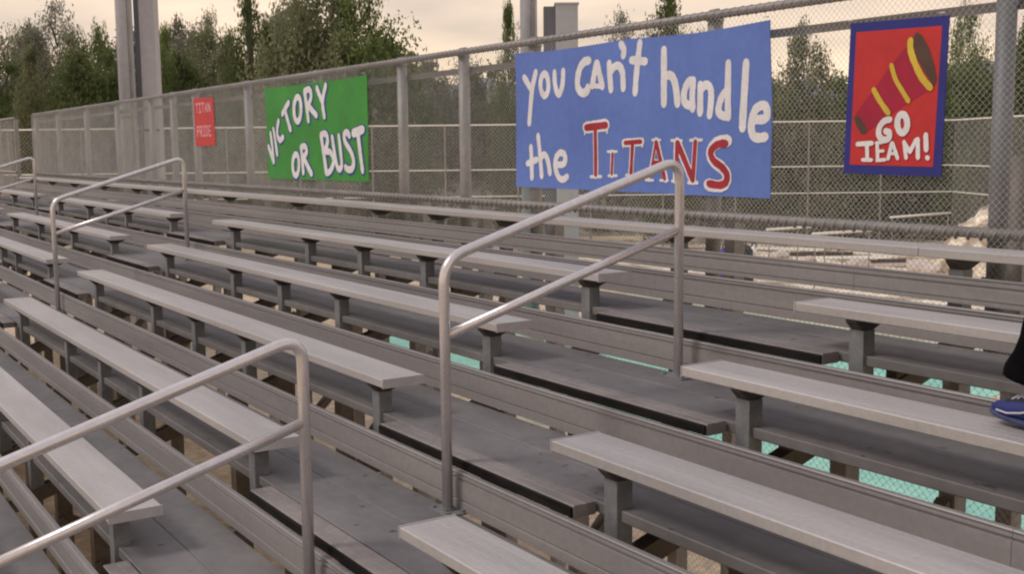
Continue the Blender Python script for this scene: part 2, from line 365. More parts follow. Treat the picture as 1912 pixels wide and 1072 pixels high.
# ------------------------------------------------------------------ handrails
def handrail(x, ka, label, off=-.165):
    """upper post on footboard ka, lower post two rows down"""
    yu, zu = ka*RUN+off, ka*RISE-SH; yl, zl = (ka-2)*RUN-.13, (ka-2)*RISE-SH
    r = empty('stair_handrail', (x, yl, zl), label, 'handrail', 'tubular handrails in the stair aisles')
    d = Vector((0, yl, zl))
    P = lambda y, z: Vector((0, y, z))-d
    pts = bend([P(yl, zl), P(yl, zl+1.115), P(yu, zu+1.085), P(yu, zu)], .11, 8)
    MB().tube(pts, .0237, 14).build('tube', M['rail'], r, True)
    MB().tube([P(yl+.012, zl+.785), P(yu-.012, zu+.735)], .0215, 12).build('mid_rail', M['rail'], r, True)
    for y, z in ((yl, zl), (yu, zu)):
        bp = MB().box((-.085, y-yl-.055, z-zl), (.085, y-yl+.055, z-zl+.009))
        for bx in (-.065, .065):
            for by in (-.036, .036): bp.tube([(bx, y-yl+by, z-zl+.004), (bx, y-yl+by, z-zl+.019)], .011, 6)
        bp.build('base_plate', M['leg'], r)
        MB().tube([P(y, z+.008), P(y, z+.02)], .032, 12).build('weld_collar', M['leg'], r)
    return r
handrail(.87, 0, 'handrail at the right crossing in front of the blue banner')
handrail(.945, -3, 'nearest handrail, at the bottom left, cut off by the picture edge', -.135)
handrail(-6.93, 0, 'handrail in the far aisle, standing left of the small red sign')
handrail(-6.93, -3, 'lower handrail in the far aisle, outside the left edge')
handrail(-14.75, 0, 'farthest handrail, at the left edge near the end of the fence')
# ------------------------------------------------------------------ fence along the top
FY = .985
def chain_mesh(p0, p1, z0, z1, diag, rad, name, m, parent):
    """woven zigzag wires between two plan points"""
    p0 = Vector((*p0, 0)); p1 = Vector((*p1, 0)); ln = (p1-p0).length; t = (p1-p0)/ln; nrm = Vector((-t.y, t.x, 0))
    mb = MB(); nw = int(ln/diag); h = diag/2; nz = int((z1-z0)/h)
    V = []; F = []
    off = [(0, rad), (.87*rad, -.5*rad), (-.87*rad, -.5*rad)]
    for i in range(nw):
        base = len(V)
        for j in range(nz+1):
            s = (i + (.53 if (j % 2) else -.03)+.0)*diag; dn = rad*.9*(1 if j % 2 else -1)
            c = p0 + t*s + nrm*dn; z = z0 + j*h
            for a, b in off: V.append((c.x+t.x*a+nrm.x*b, c.y+t.y*a+nrm.y*b, z))
        for j in range(nz):
            for k in range(3):
                k2 = (k+1) % 3; F.append((base+j*3+k, base+j*3+k2, base+j*3+3+k2, base+j*3+3+k))
        # mirrored half of the weave
        base = len(V)
        for j in range(nz+1):
            s = (i + (.47 if (j % 2) else 1.03)+.0)*diag; dn = rad*.9*(-1 if j % 2 else 1)
            c = p0 + t*s + nrm*dn; z = z0 + j*h
            for a, b in off: V.append((c.x+t.x*a+nrm.x*b, c.y+t.y*a+nrm.y*b, z))
        for j in range(nz):
            for k in range(3):
                k2 = (k+1) % 3; F.append((base+j*3+k, base+j*3+k2, base+j*3+3+k2, base+j*3+3+k))
    mb.v = V; mb.f = F
    return mb.build(name, m, parent)
fe = empty('guard_fence', (XL, FY, 0), 'chain-link guard fence with pipe rails along the back of the stand', 'fence')
def rel(p, o): return (p[0]-o[0], p[1]-o[1], p[2]-o[2])
FO = (XL, FY, 0)
X0, X1 = -20.7, 8.3
posts = [-20.7, -18.6, -16.3, -14.2, -12.25, -11.2, -10.2, -8.24, -6.2, -4.3, -3.2, -2.15, -.19, 1.79, 3.79, 5.9, 7.88]
for x in posts:
    wd = .046
    m = M['postdark'] if x in (1.79, 3.79, 5.9) else M['post']
    mb = MB().tube([rel((x, 1.06, -.35), FO), rel((x, 1.06, 1.478), FO)], wd+.002, 16)
    p = mb.build('post', m, fe, True)
    MB().tube([rel((x, 1.06, 1.478), FO), rel((x, 1.06, 1.5), FO), rel((x, 1.05, 1.552), FO)], [.054, .052, .03], 12).build('post_cap', M['post'], p)
def pipe(z, y, rad, nm):
    return MB().tube([rel((X0, y, z), FO), rel((X1, y, z), FO)], rad, 12).build(nm, M['pipe'], fe, True)
pipe(1.508, 1.0, .026, 'top_rail'); 
MB().box(rel((X0, 1.11, 1.345), FO), rel((X1, 1.135, 1.392), FO)).build('upper_rail', M['pipe'], fe)
pipe(.285, .985, .027, 'bottom_rail')
# wire laced round the bottom rail, and the knuckled edge on the top rail
def coil(z, y, rad, wr, pitch, nm):
    n = int((X1-X0)/pitch*8); pts = []
    for i in range(n+1):
        a = i/8*2*math.pi; pts.append(rel((X0+i*pitch/8, y-math.cos(a)*rad, z+math.sin(a)*rad), FO))
    return MB().tube(pts, wr, 5).build(nm, M['pipe'], fe, True)
coil(.279, .982, .026, .009, .07, 'lacing_wire')
coil(1.508, 1.0, .027, .004, .07, 'tie_wire')
chain_mesh((X0-XL, -.025), (-5.0-XL, -.025), -.3, 1.5, .036, .0019, 'chain_link_mesh', M['wire'], fe)
chain_mesh((-5.0-XL, -.025), (3.6-XL, -.025), -.3, 1.5, .036, .00115, 'chain_link_mesh', M['wire'], fe)
chain_mesh((3.6-XL, -.025), (X1-XL, -.025), -.3, 1.5, .07, .0016, 'chain_link_mesh', M['wire'], fe)
chain_mesh((X0-XL, .0), (X1-XL, .0), -3.15, -.32, .046, .0013, 'lower_mesh', M['wire'], fe)
# far end: another length of guard fence beyond the gap
FO = (-29.5, .95, 0)
fe2 = empty('guard_fence', FO, 'short length of guard fence beyond the gap at the far end', 'fence')
for x in (-22.6, -24.8, -27.2, -29.4):
    MB().box(rel((x-.05, .95, GZ), FO), rel((x+.05, 1.04, 1.47), FO)).build('post', M['post'], fe2)
for z, rad, nm in ((1.49, .028, 'top_rail'), (.29, .027, 'bottom_rail')):
    MB().tube([rel((-29.4, .94, z), FO), rel((-22.55, .94, z), FO)], rad, 10).build(nm, M['post'], fe2, True)
chain_mesh((0, -.02), (6.9, -.02), -.3, 1.48, .036, .0013, 'chain_link_mesh', M['wire'], fe2)
# ------------------------------------------------------------------ painted signs on the fence
LT = json.loads('''{"you":[[0.054,0,[[-2.126,1.243],[-2.041,1.154]]],[0.054,0,[[-1.973,1.274],[-2.028,1.138],[-2.078,0.9]]],[0.054,1,[[-1.801,1.173],[-1.806,1.14],[-1.822,1.113],[-1.844,1.099],[-1.869,1.1],[-1.89,1.116],[-1.906,1.144],[-1.911,1.179],[-1.905,1.212],[-1.889,1.239],[-1.867,1.252],[-1.842,1.251],[-1.82,1.235],[-1.806,1.207]]],[0.054,0,[[-1.718,1.256],[-1.713,1.181],[-1.689,1.119],[-1.658,1.1],[-1.625,1.134],[-1.607,1.189],[-1.602,1.259]]]],"can\'t":[[0.06,0,[[-1.301,1.312],[-1.353,1.306],[-1.399,1.268],[-1.425,1.207],[-1.428,1.145],[-1.4,1.106],[-1.36,1.093],[-1.319,1.109],[-1.313,1.129]]],[0.054,0,[[-1.219,1.29],[-1.264,1.137]]],[0.054,0,[[-1.213,1.29],[-1.152,1.126]]],[0.035,0,[[-1.249,1.137],[-1.161,1.13]]],[0.054,0,[[-1.084,1.28],[-1.071,1.187],[-1.057,1.1]]],[0.054,0,[[-1.068,1.22],[-1.025,1.254],[-0.976,1.254],[-0.939,1.212],[-0.929,1.159],[-0.923,1.103]]],[0.055,0,[[-0.968,1.398],[-0.934,1.359],[-0.937,1.32]]],[0.054,0,[[-0.771,1.392],[-0.789,1.236],[-0.798,1.068]]],[0.055,0,[[-0.85,1.285],[-0.708,1.266]]]],"handle":[[0.055,0,[[-0.536,1.329],[-0.53,1.153],[-0.525,0.986]]],[0.055,0,[[-0.521,1.159],[-0.472,1.165],[-0.435,1.126],[-0.413,1.053],[-0.402,0.981]]],[0.054,0,[[-0.268,1.11],[-0.294,1.122],[-0.327,1.092],[-0.346,1.036],[-0.337,0.99],[-0.297,0.97],[-0.263,0.963]]],[0.054,0,[[-0.265,1.122],[-0.27,1.04],[-0.262,0.946]]],[0.054,0,[[-0.2,1.092],[-0.195,1.008],[-0.192,0.919]]],[0.054,0,[[-0.189,1.067],[-0.144,1.088],[-0.103,1.06],[-0.096,0.984],[-0.105,0.902]]],[0.055,0,[[0.05,1.204],[0.051,1.039],[0.059,0.886]]],[0.054,0,[[0.044,1.039],[0.003,1.014],[-0.024,0.954],[-0.021,0.916],[0.014,0.896],[0.054,0.893]]],[0.058,0,[[0.203,1.197],[0.19,1.006],[0.178,0.819]]],[0.056,0,[[0.277,0.867],[0.354,0.868],[0.375,0.9],[0.362,0.938],[0.33,0.946],[0.285,0.926],[0.258,0.877],[0.25,0.818],[0.267,0.772],[0.311,0.76],[0.364,0.766]]]],"the":[[0.049,0,[[-2.058,0.724],[-2.033,0.491]]],[0.049,0,[[-2.1,0.599],[-1.974,0.628]]],[0.049,0,[[-1.959,0.806],[-1.934,0.671],[-1.906,0.506]]],[0.049,0,[[-1.922,0.641],[-1.873,0.667],[-1.828,0.62],[-1.802,0.529]]],[0.049,0,[[-1.721,0.594],[-1.639,0.595],[-1.61,0.636],[-1.632,0.674],[-1.685,0.674],[-1.73,0.629],[-1.73,0.56],[-1.695,0.502],[-1.644,0.485],[-1.593,0.507]]]],"titans_w":[[0.082,0,[[-1.35,0.853],[-1.106,0.867]]],[0.016,0,[[-1.361,0.866],[-1.366,0.808]]],[0.016,0,[[-1.089,0.887],[-1.1,0.812]]],[0.062,0,[[-1.238,0.844],[-1.243,0.524]]],[0.022,0,[[-1.31,0.51],[-1.176,0.514]]],[0.044,0,[[-1.042,0.68],[-1.051,0.525]]],[0.018,0,[[-1.097,0.685],[-0.987,0.686]]],[0.02,0,[[-1.091,0.521],[-0.993,0.523]]],[0.056,0,[[-0.909,0.742],[-0.731,0.749]]],[0.016,0,[[-0.92,0.758],[-0.92,0.715]]],[0.016,0,[[-0.718,0.768],[-0.725,0.717]]],[0.052,0,[[-0.82,0.738],[-0.845,0.536]]],[0.02,0,[[-0.894,0.528],[-0.797,0.527]]],[0.036,0,[[-0.594,0.754],[-0.663,0.503]]],[0.05,0,[[-0.593,0.754],[-0.504,0.506]]],[0.05,0,[[-0.621,0.61],[-0.547,0.611]]],[0.018,0,[[-0.629,0.759],[-0.555,0.758]]],[0.018,0,[[-0.698,0.499],[-0.625,0.498]]],[0.018,0,[[-0.557,0.499],[-0.481,0.499]]],[0.05,0,[[-0.403,0.749],[-0.41,0.5]]],[0.068,0,[[-0.398,0.742],[-0.247,0.505]]],[0.05,0,[[-0.227,0.75],[-0.244,0.498]]],[0.02,0,[[-0.45,0.754],[-0.354,0.75]]],[0.02,0,[[-0.275,0.753],[-0.167,0.754]]],[0.02,0,[[-0.443,0.496],[-0.374,0.497]]],[0.022,0,[[-0.288,0.489],[-0.204,0.49]]],[0.075,0,[[0.061,0.746],[-0.01,0.741],[-0.07,0.711],[-0.09,0.669],[-0.061,0.622],[0.005,0.587],[0.047,0.545],[0.041,0.498],[-0.013,0.473],[-0.114,0.481]]]],"titans_r":[[0.042,0,[[-1.347,0.853],[-1.109,0.866]]],[0.034,0,[[-1.238,0.844],[-1.245,0.528]]],[0.02,0,[[-1.039,0.67],[-1.051,0.535]]],[0.024,0,[[-0.899,0.743],[-0.738,0.75]]],[0.025,0,[[-0.82,0.738],[-0.842,0.541]]],[0.012,0,[[-0.596,0.741],[-0.653,0.517]]],[0.026,0,[[-0.593,0.745],[-0.514,0.512]]],[0.022,0,[[-0.619,0.613],[-0.549,0.613]]],[0.028,0,[[-0.396,0.739],[-0.403,0.513]]],[0.038,0,[[-0.394,0.737],[-0.247,0.509]]],[0.03,0,[[-0.227,0.743],[-0.245,0.505]]],[0.042,0,[[0.044,0.73],[-0.014,0.728],[-0.068,0.703],[-0.086,0.669],[-0.057,0.625],[0.008,0.589],[0.049,0.545],[0.041,0.499],[-0.01,0.479],[-0.103,0.487]]]],"victory":[[0.068,0,[[-7.35,0.76],[-7.197,0.589]]],[0.068,0,[[-7.259,0.907],[-7.19,0.589]]],[0.068,0,[[-7.156,0.954],[-7.068,0.675]]],[0.068,0,[[-6.97,1.041],[-7.025,0.964],[-7.033,0.879],[-6.957,0.83],[-6.856,0.862]]],[0.068,0,[[-6.843,1.113],[-6.662,1.23]]],[0.068,0,[[-6.751,1.13],[-6.644,0.938]]],[0.068,1,[[-6.36,1.149],[-6.373,1.093],[-6.4,1.049],[-6.437,1.025],[-6.475,1.026],[-6.508,1.052],[-6.528,1.098],[-6.532,1.155],[-6.518,1.211],[-6.49,1.255],[-6.454,1.279],[-6.415,1.277],[-6.383,1.251],[-6.363,1.205]]],[0.068,0,[[-6.268,1.338],[-6.175,1.024]]],[0.068,0,[[-6.259,1.337],[-6.149,1.346],[-6.098,1.279],[-6.149,1.208],[-6.22,1.182]]],[0.068,0,[[-6.199,1.189],[-5.96,1.071]]],[0.068,0,[[-5.944,1.351],[-5.814,1.211]]],[0.068,0,[[-5.713,1.367],[-5.8,1.211],[-5.769,1.055]]]],"or_bust":[[0.068,1,[[-6.456,0.56],[-6.469,0.511],[-6.496,0.471],[-6.533,0.448],[-6.572,0.448],[-6.606,0.469],[-6.627,0.509],[-6.631,0.559],[-6.618,0.609],[-6.59,0.649],[-6.553,0.671],[-6.514,0.671],[-6.481,0.649],[-6.46,0.61]]],[0.068,0,[[-6.39,0.747],[-6.338,0.48]]],[0.068,0,[[-6.381,0.751],[-6.278,0.756],[-6.245,0.695],[-6.34,0.639]]],[0.068,0,[[-6.331,0.643],[-6.128,0.467]]],[0.068,0,[[-5.867,0.868],[-5.786,0.481]]],[0.068,0,[[-5.858,0.875],[-5.757,0.88],[-5.719,0.815],[-5.768,0.736],[-5.83,0.707]]],[0.068,0,[[-5.808,0.702],[-5.668,0.691],[-5.6,0.605],[-5.676,0.513],[-5.77,0.479]]],[0.068,0,[[-5.604,0.845],[-5.537,0.594],[-5.469,0.523],[-5.394,0.562],[-5.405,0.703],[-5.434,0.854]]],[0.068,0,[[-5.163,0.852],[-5.22,0.887],[-5.292,0.862],[-5.267,0.789],[-5.152,0.702],[-5.099,0.607],[-5.143,0.534],[-5.239,0.522],[-5.305,0.546]]],[0.085,0,[[-5.072,0.874],[-4.868,0.908]]],[0.068,0,[[-4.97,0.875],[-4.915,0.513]]]],"go":[[0.034,0,[[1.242,0.842],[1.207,0.834],[1.179,0.805],[1.175,0.766],[1.2,0.74],[1.235,0.744],[1.241,0.774],[1.217,0.783]]],[0.036,1,[[1.349,0.819],[1.347,0.799],[1.339,0.783],[1.327,0.774],[1.314,0.774],[1.302,0.784],[1.293,0.8],[1.289,0.82],[1.291,0.84],[1.299,0.856],[1.311,0.864],[1.324,0.864],[1.336,0.855],[1.345,0.839]]]],"team":[[0.026,0,[[1.038,0.718],[1.133,0.722]]],[0.024,0,[[1.1,0.716],[1.106,0.639]]],[0.02,0,[[1.074,0.636],[1.133,0.635]]],[0.022,0,[[1.166,0.722],[1.173,0.634]]],[0.016,0,[[1.158,0.723],[1.2,0.725]]],[0.016,0,[[1.173,0.68],[1.207,0.682]]],[0.018,0,[[1.166,0.633],[1.22,0.637]]],[0.022,0,[[1.258,0.721],[1.238,0.642]]],[0.022,0,[[1.263,0.721],[1.297,0.644]]],[0.016,0,[[1.246,0.668],[1.282,0.668]]],[0.022,0,[[1.333,0.727],[1.349,0.646]]],[0.022,0,[[1.333,0.725],[1.371,0.676]]],[0.022,0,[[1.371,0.676],[1.405,0.737]]],[0.026,0,[[1.415,0.739],[1.42,0.648]]],[0.028,0,[[1.462,0.76],[1.467,0.686]]],[0.026,0,[[1.474,0.648],[1.478,0.645]]]],"poster":[[0.969,1.35],[1.568,1.332],[1.552,0.553],[0.944,0.564]],"poster_red":[[1.008,1.301],[1.531,1.286],[1.505,0.602],[0.986,0.61]],"cone":[[1.015,0.873],[1.168,1.039],[1.264,1.145],[1.33,1.204],[1.36,1.154],[1.43,1.056],[1.488,0.988],[1.325,0.911],[1.09,0.776]],"mouth":[[1.389,1.27],[1.418,1.248],[1.462,1.182],[1.498,1.091],[1.512,1.028],[1.495,0.994],[1.439,1.071],[1.384,1.153],[1.37,1.209],[1.366,1.248]],"small_end":[[1.008,0.858],[1.02,0.87],[1.04,0.863],[1.078,0.825],[1.097,0.785],[1.085,0.77],[1.06,0.77],[1.025,0.813]],"yellow":[[0.036,0,[[1.353,1.23],[1.354,1.186],[1.38,1.122],[1.426,1.044],[1.477,0.991]]],[0.026,0,[[1.241,1.115],[1.268,1.045],[1.309,0.987],[1.351,0.931]]],[0.03,0,[[1.134,0.997],[1.174,0.94],[1.23,0.875]]]]}''')
def smooth_path(pts, closed):
    if len(pts) < 3: return [(pts[0][0]*(1-k/10)+pts[1][0]*k/10, pts[0][1]*(1-k/10)+pts[1][1]*k/10) for k in range(11)]
    n = len(pts); out = []
    for i in range(n if closed else n-1):
        g = lambda j: pts[j % n] if closed else pts[min(max(j, 0), n-1)]
        a, b, c, d = g(i-1), g(i), g(i+1), g(i+2)
        for s in range(5):
            t = s/5
            out.append(tuple(.5*((2*b[q]) + (-a[q]+c[q])*t + (2*a[q]-5*b[q]+4*c[q]-d[q])*t*t + (-a[q]+3*b[q]-3*c[q]+d[q])*t**3) for q in (0, 1)))
    return out if closed else out + [pts[-1]]
def ribbon(mb, pts, wd, closed, y):
    pts = smooth_path(pts, closed); n = len(pts); h = wd/2; lf = []; rg = []
    rr = random.Random(int(abs(pts[0][0]*1000)))
    for i in range(n):
        yy = y-i*.00001
        a = pts[i-1] if (i > 0 or closed) else pts[i]; b = pts[(i+1) % n] if (i < n-1 or closed) else pts[i]
        tx, tz = b[0]-a[0], b[1]-a[1]; l = math.hypot(tx, tz) or 1; nx, nz = -tz/l, tx/l
        hh = h*(1+rr.uniform(-.07, .07))
        lf.append((pts[i][0]+nx*hh, yy, pts[i][1]+nz*hh)); rg.append((pts[i][0]-nx*hh, yy, pts[i][1]-nz*hh))
    fs = [(i, (i+1) % n, n+(i+1) % n, n+i) for i in range(n if closed else n-1)]
    mb.add(lf+rg, fs)
    if not closed:
        for e, (i, j) in enumerate(((0, 1), (n-1, n-2))):
            yy = y-i*.00001-.000005*(i > 0); c = pts[i]; tx, tz = pts[i][0]-pts[j][0], pts[i][1]-pts[j][1]; l = math.hypot(tx, tz) or 1; tx /= l; tz /= l
            fan = [(c[0], yy, c[1])]
            for q in range(9):
                a = -math.pi/2 + math.pi*q/8; fan.append((c[0]+h*.9*(tx*math.cos(a)-tz*math.sin(a)), yy, c[1]+h*.9*(tz*math.cos(a)+tx*math.sin(a))))
            mb.add(fan, [(0, q, q+1) for q in range(1, 9)])
def text(key, m, parent, y0, name='lettering', grow=0, dx=0, dz=0):
    mb = MB(); o = parent.location
    for i, (wd, cl, pts) in enumerate(LT[key]):
        ribbon(mb, [(p[0]-o.x+dx, p[1]-o.z+dz) for p in pts], wd+grow, cl, y0-o.y-i*.00006)
    mb.v = [(a, b+wave(a+o.x, c+o.z), c) for a, b, c in mb.v]
    return mb.build(name, m, parent)
WAVE = 0.0
def wave(x, z): return WAVE*(math.sin(x*3.3+z*2.1)*.6 + math.sin(x*7.3-z*3.2+1)*.3 + math.sin(x*1.3+z*6)*.3)
def board(name, corners, y, m, label, cat, t=.006, part='board'):
    ox = sum(c[0] for c in corners)/4; oz = min(c[1] for c in corners)
    r = empty(name, (ox, y, oz), label, cat)
    tl, tr_, br, bl = corners; nu, nv = 48, 18; vs = []
    for yy in (0, t):
        for j in range(nv+1):
            for i in range(nu+1):
                f, g = i/nu, j/nv
                a = (tl[0]*(1-f)+tr_[0]*f)*(1-g)+(bl[0]*(1-f)+br[0]*f)*g; b = (tl[1]*(1-f)+tr_[1]*f)*(1-g)+(bl[1]*(1-f)+br[1]*f)*g
                b -= WAVE*1.1*abs(math.sin(f*math.pi*2))*(1-g) ; a += WAVE*.5*math.sin(g*7+f*4)
                vs.append((a-ox, yy+wave(a, b), b-oz))
    o2 = (nu+1)*(nv+1); q = lambda i, j: j*(nu+1)+i
    fs = [(q(i,j), q(i,j+1), q(i+1,j+1), q(i+1,j)) for j in range(nv) for i in range(nu)]
    fs += [(o2+q(i,j), o2+q(i+1,j), o2+q(i+1,j+1), o2+q(i,j+1)) for j in range(nv) for i in range(nu)]
    rim = [q(i,0) for i in range(nu)]+[q(nu,j) for j in range(nv)]+[q(nu-i,nv) for i in range(nu)]+[q(0,nv-j) for j in range(nv)]
    fs += [(rim[i], rim[(i+1) % len(rim)], o2+rim[(i+1) % len(rim)], o2+rim[i]) for i in range(len(rim))]
    MB().add(vs, fs).build(part, m, r, False)
    return r
def ties(r, pts):
    for a, b in pts:
        MB().tube([(a-r.location.x+.012*math.cos(q*.785), -.002+.016*math.sin(q*.785), b-r.location.z) for q in range(9)], .0022, 5).build('cable_tie', M['white'], r)
YS = .938
WAVE = .015
bb = board('cheer_banner', [(-2.247,1.431),(.398,1.424),(.405,.41),(-2.25,.42)], YS, M['blue'], "large blue banner reading you can't handle the titans in white and red", 'banner')
for kx in ('you', "can't", 'handle', 'the'): text(kx, M['white'], bb, YS-.0015)
text('titans_w', M['white'], bb, YS-.0015, 'letter_outline'); text('titans_r', M['red'], bb, YS-.0036, grow=.006)
ties(bb, [(-2.26,1.45),(-.9,1.45),(.36,1.445)])
WAVE = .013
gb = board('cheer_banner', [(-7.36,1.418),(-4.77,1.418),(-4.78,.41),(-7.41,.402)], YS, M['green'], 'green banner reading victory or bust in white letters outlined in blue', 'banner')
for kx in ('victory', 'or_bust'):
    text(kx, M['navy'], gb, YS-.0015, 'letter_outline', .034, .014, -.004); text(kx, M['white'], gb, YS-.0027)
ties(gb, [(-7.4,1.435),(-6.1,1.435),(-4.85,1.435)])
WAVE = 0.0
pc = LT['poster']
pb = board('cheer_poster', pc, YS-.006, M['border'], 'red poster with dark blue border showing a striped megaphone above go team', 'poster')
def flat(key, m, parent, y, name, pts=None):
    o = parent.location; P = pts or LT[key]
    mb = MB().add([(a-o.x, y-o.y, b-o.z) for a, b in P], [tuple(range(len(P)))]); return mb.build(name, m, parent)
y = YS-.006
flat('poster_red', M['scarlet'], pb, y-.001, 'red_panel'); flat('cone', M['crimson'], pb, y-.002, 'megaphone')
flat('mouth', M['brown'], pb, y-.003, 'megaphone_mouth'); flat('small_end', M['brown'], pb, y-.003, 'mouthpiece')
text('yellow', M['yellow'], pb, y-.0054, 'stripe'); text('go', M['white'], pb, y-.006); text('team', M['white'], pb, y-.006)
ties(pb, [(.97,1.365),(1.53,1.348)])
rb = board('cheer_sign', [(-9.918,1.408),(-9.15,1.392),(-9.131,.789),(-9.91,.781)], YS, M['signred'], 'small bright red sign reading titan pride, beside the green banner', 'sign')
# simple brush capitals for the small sign
GL = {'T': [[(0,1),(1,1)],[(.5,1),(.5,0)]], 'I': [[(.5,1),(.5,0)],[(.15,1),(.85,1)],[(.15,0),(.85,0)]], 'A': [[(0,0),(.5,1)],[(.5,1),(1,0)],[(.2,.38),(.8,.38)]],
      'N': [[(0,0),(0,1)],[(0,1),(1,0)],[(1,0),(1,1)]], 'P': [[(0,0),(0,1)],[(0,1),(.8,.98),(1,.75),(.8,.52),(0,.48)]], 'R': [[(0,0),(0,1)],[(0,1),(.8,.98),(1,.75),(.8,.52),(0,.48)],[(.4,.48),(1,0)]],
      'D': [[(0,0),(0,1)],[(0,1),(.7,.95),(1,.5),(.7,.05),(0,0)]], 'E': [[(0,0),(0,1)],[(0,1),(1,1)],[(0,.5),(.8,.5)],[(0,0),(1,0)]]}
for word, x0, x1, z0, z1 in (('TITAN', -9.84, -9.24, 1.22, 1.33), ('PRIDE', -9.82, -9.24, .915, 1.035)):
    st = []; n = len(word); cw = (x1-x0)/n
    for i, ch in enumerate(word):
        for p in GL[ch]: st.append((.026, 0, [(x0+cw*(i+.12+.68*a), z0+(z1-z0)*b) for a, b in p]))
    LT[word] = st; text(word, M['pink'], rb, YS-.0015)
ties(rb, [(-9.95,1.42),(-9.24,1.42)])
# ------------------------------------------------------------------ person stepping along the third bench (only a shoe and a trouser leg are in the picture)
def skin_obj(name, joints, edges, m, parent, sub=2):
    me = bpy.data.meshes.new(name); me.from_pydata([j[:3] for j in joints], edges, []); me.update(); me.materials.append(m)
    o = bpy.data.objects.new(name, me); COL.objects.link(o); o.parent = parent
    sk = o.modifiers.new('skin', 'SKIN'); sk.use_smooth_shade = True
    for v, j in zip(me.skin_vertices[0].data, joints):
        v.radius = (j[3], j[4] if len(j) > 4 else j[3]); v.use_root = False
    me.skin_vertices[0].data[0].use_root = True
    sb = o.modifiers.new('sub', 'SUBSURF'); sb.levels = sub; sb.render_levels = sub
    return o
def person():
    bz = -RISE                             # bench top
    r = empty('person', (3.3, -.52, bz), 'person in black trousers and a blue running shoe stepping along the bench', 'person')
    J = [(0,0,.93,.12,.1),(0,0,1.08,.125,.09),(0,0,1.25,.14,.095),(0,0,1.40,.12,.08),(0,0,1.475,.055),(-.015,0,1.54,.055),(-.03,0,1.60,.085,.08),(-.03,0,1.68,.095,.085),(-.025,0,1.75,.075,.07),
         (-.02,.10,.88,.085),(-.21,.04,.50,.05),(-.29,.02,.10,.038),
         (.02,-.10,.88,.085),(.12,-.08,.48,.055),(.36,-.06,.12,.04),
         (0,.18,1.40,.05),(.05,.23,1.12,.04),(-.02,.25,.88,.03),(-.04,.25,.80,.032),
         (0,-.18,1.40,.05),(.06,-.23,1.12,.04),(.02,-.25,.88,.03),(.0,-.25,.80,.032)]
    E = [(0,1),(1,2),(2,3),(3,4),(4,5),(5,6),(6,7),(7,8),(0,9),(9,10),(10,11),(0,12),(12,13),(13,14),(3,15),(15,16),(16,17),(17,18),(3,19),(19,20),(20,21),(21,22)]
    for s, b in ((1, 18), (-1, 22)):        # fingers and thumbs
        bx, by, bzz = J[b][:3]
        for f in range(4):
            n = len(J); fx = bx-.028+.019*f; ln = (.062,.075,.07,.055)[f]
            J += [(fx, by, bzz-.035, .009), (fx-.004, by-s*.006, bzz-.035-ln*.55, .008), (fx-.008, by-s*.02, bzz-.035-ln, .007)]
            E += [(b, n), (n, n+1), (n+1, n+2)]
        n = len(J); J += [(bx-.034, by, bzz-.005, .01), (bx-.05, by-s*.012, bzz-.045, .009)]; E += [(b, n), (n, n+1)]
    body = skin_obj('body', J, E, M['skin'], r)
    tr = [(0,0,.97,.155,.125),(0,0,.90,.16,.13),(-.02,.10,.84,.115),(-.09,.07,.64,.09),(.02,-.10,.84,.115),(.09,-.085,.62,.09)]
    skin_obj('trousers', tr, [(0,1),(1,2),(2,3),(1,4),(4,5)], M['pants'], r)
    rd = random.Random(2)
    for P, rads in (([(-.06,.075,.68),(-.14,.06,.58),(-.215,.04,.49),(-.25,.03,.38),(-.272,.022,.25),(-.287,.02,.19),(-.29,.02,.172)], [.095,.094,.094,.099,.108,.117,.122]),
                    ([(.085,-.085,.68),(.11,-.08,.56),(.14,-.08,.48),(.22,-.07,.34),(.31,-.062,.2),(.33,-.06,.165)], [.088,.086,.085,.09,.1,.105])):
        q = [Vector(p) for p in P]; pts = []; rr = []
        for a in range(len(q)-1):
            for t in (0, .33, .66): pts.append(q[a].lerp(q[a+1], t)); rr.append((rads[a]*(1-t)+rads[a+1]*t)*(1+rd.uniform(-.055, .04)))
        pts.append(q[-1]); rr.append(rads[-1])
        MB().tube(pts, rr, 18).build('trouser_leg', M['pants'], r, True)
    sh = [(0,0,.77,.21,.18),(0,0,1.03,.18,.145),(0,0,1.27,.165,.115),(0,0,1.40,.13,.09),(0,.19,1.39,.075),(.03,.22,1.2,.065),(0,-.19,1.39,.075),(.035,-.22,1.2,.065)]
    skin_obj('shirt', sh, [(0,1),(1,2),(2,3),(3,4),(4,5),(3,6),(6,7)], M['shirt'], r)
    hr = [(.02,0,1.72,.09,.085),(.0,0,1.785,.07,.075),(.06,0,1.66,.07,.08),(.065,0,1.58,.05,.07)]
    skin_obj('hair', hr, [(0,1),(0,2),(2,3)], M['hair'], r)
    for s in (1, -1):
        skin_obj('eye', [(-.112, s*.032, 1.665, .011), (-.118, s*.032, 1.665, .009)], [(0,1)], M['white'], body, 1)
        skin_obj('ear', [(-.03, s*.088, 1.655, .012, .02), (-.02, s*.094, 1.635, .01, .016)], [(0,1)], M['skin'], body, 1)
    skin_obj('nose', [(-.115,0,1.66,.009),(-.135,0,1.635,.014)], [(0,1)], M['skin'], body, 1)
    skin_obj('mouth', [(-.112,-.02,1.598,.006),(-.118,0,1.598,.008),(-.112,.02,1.598,.006)], [(0,1),(1,2)], M['pink'], body, 1)
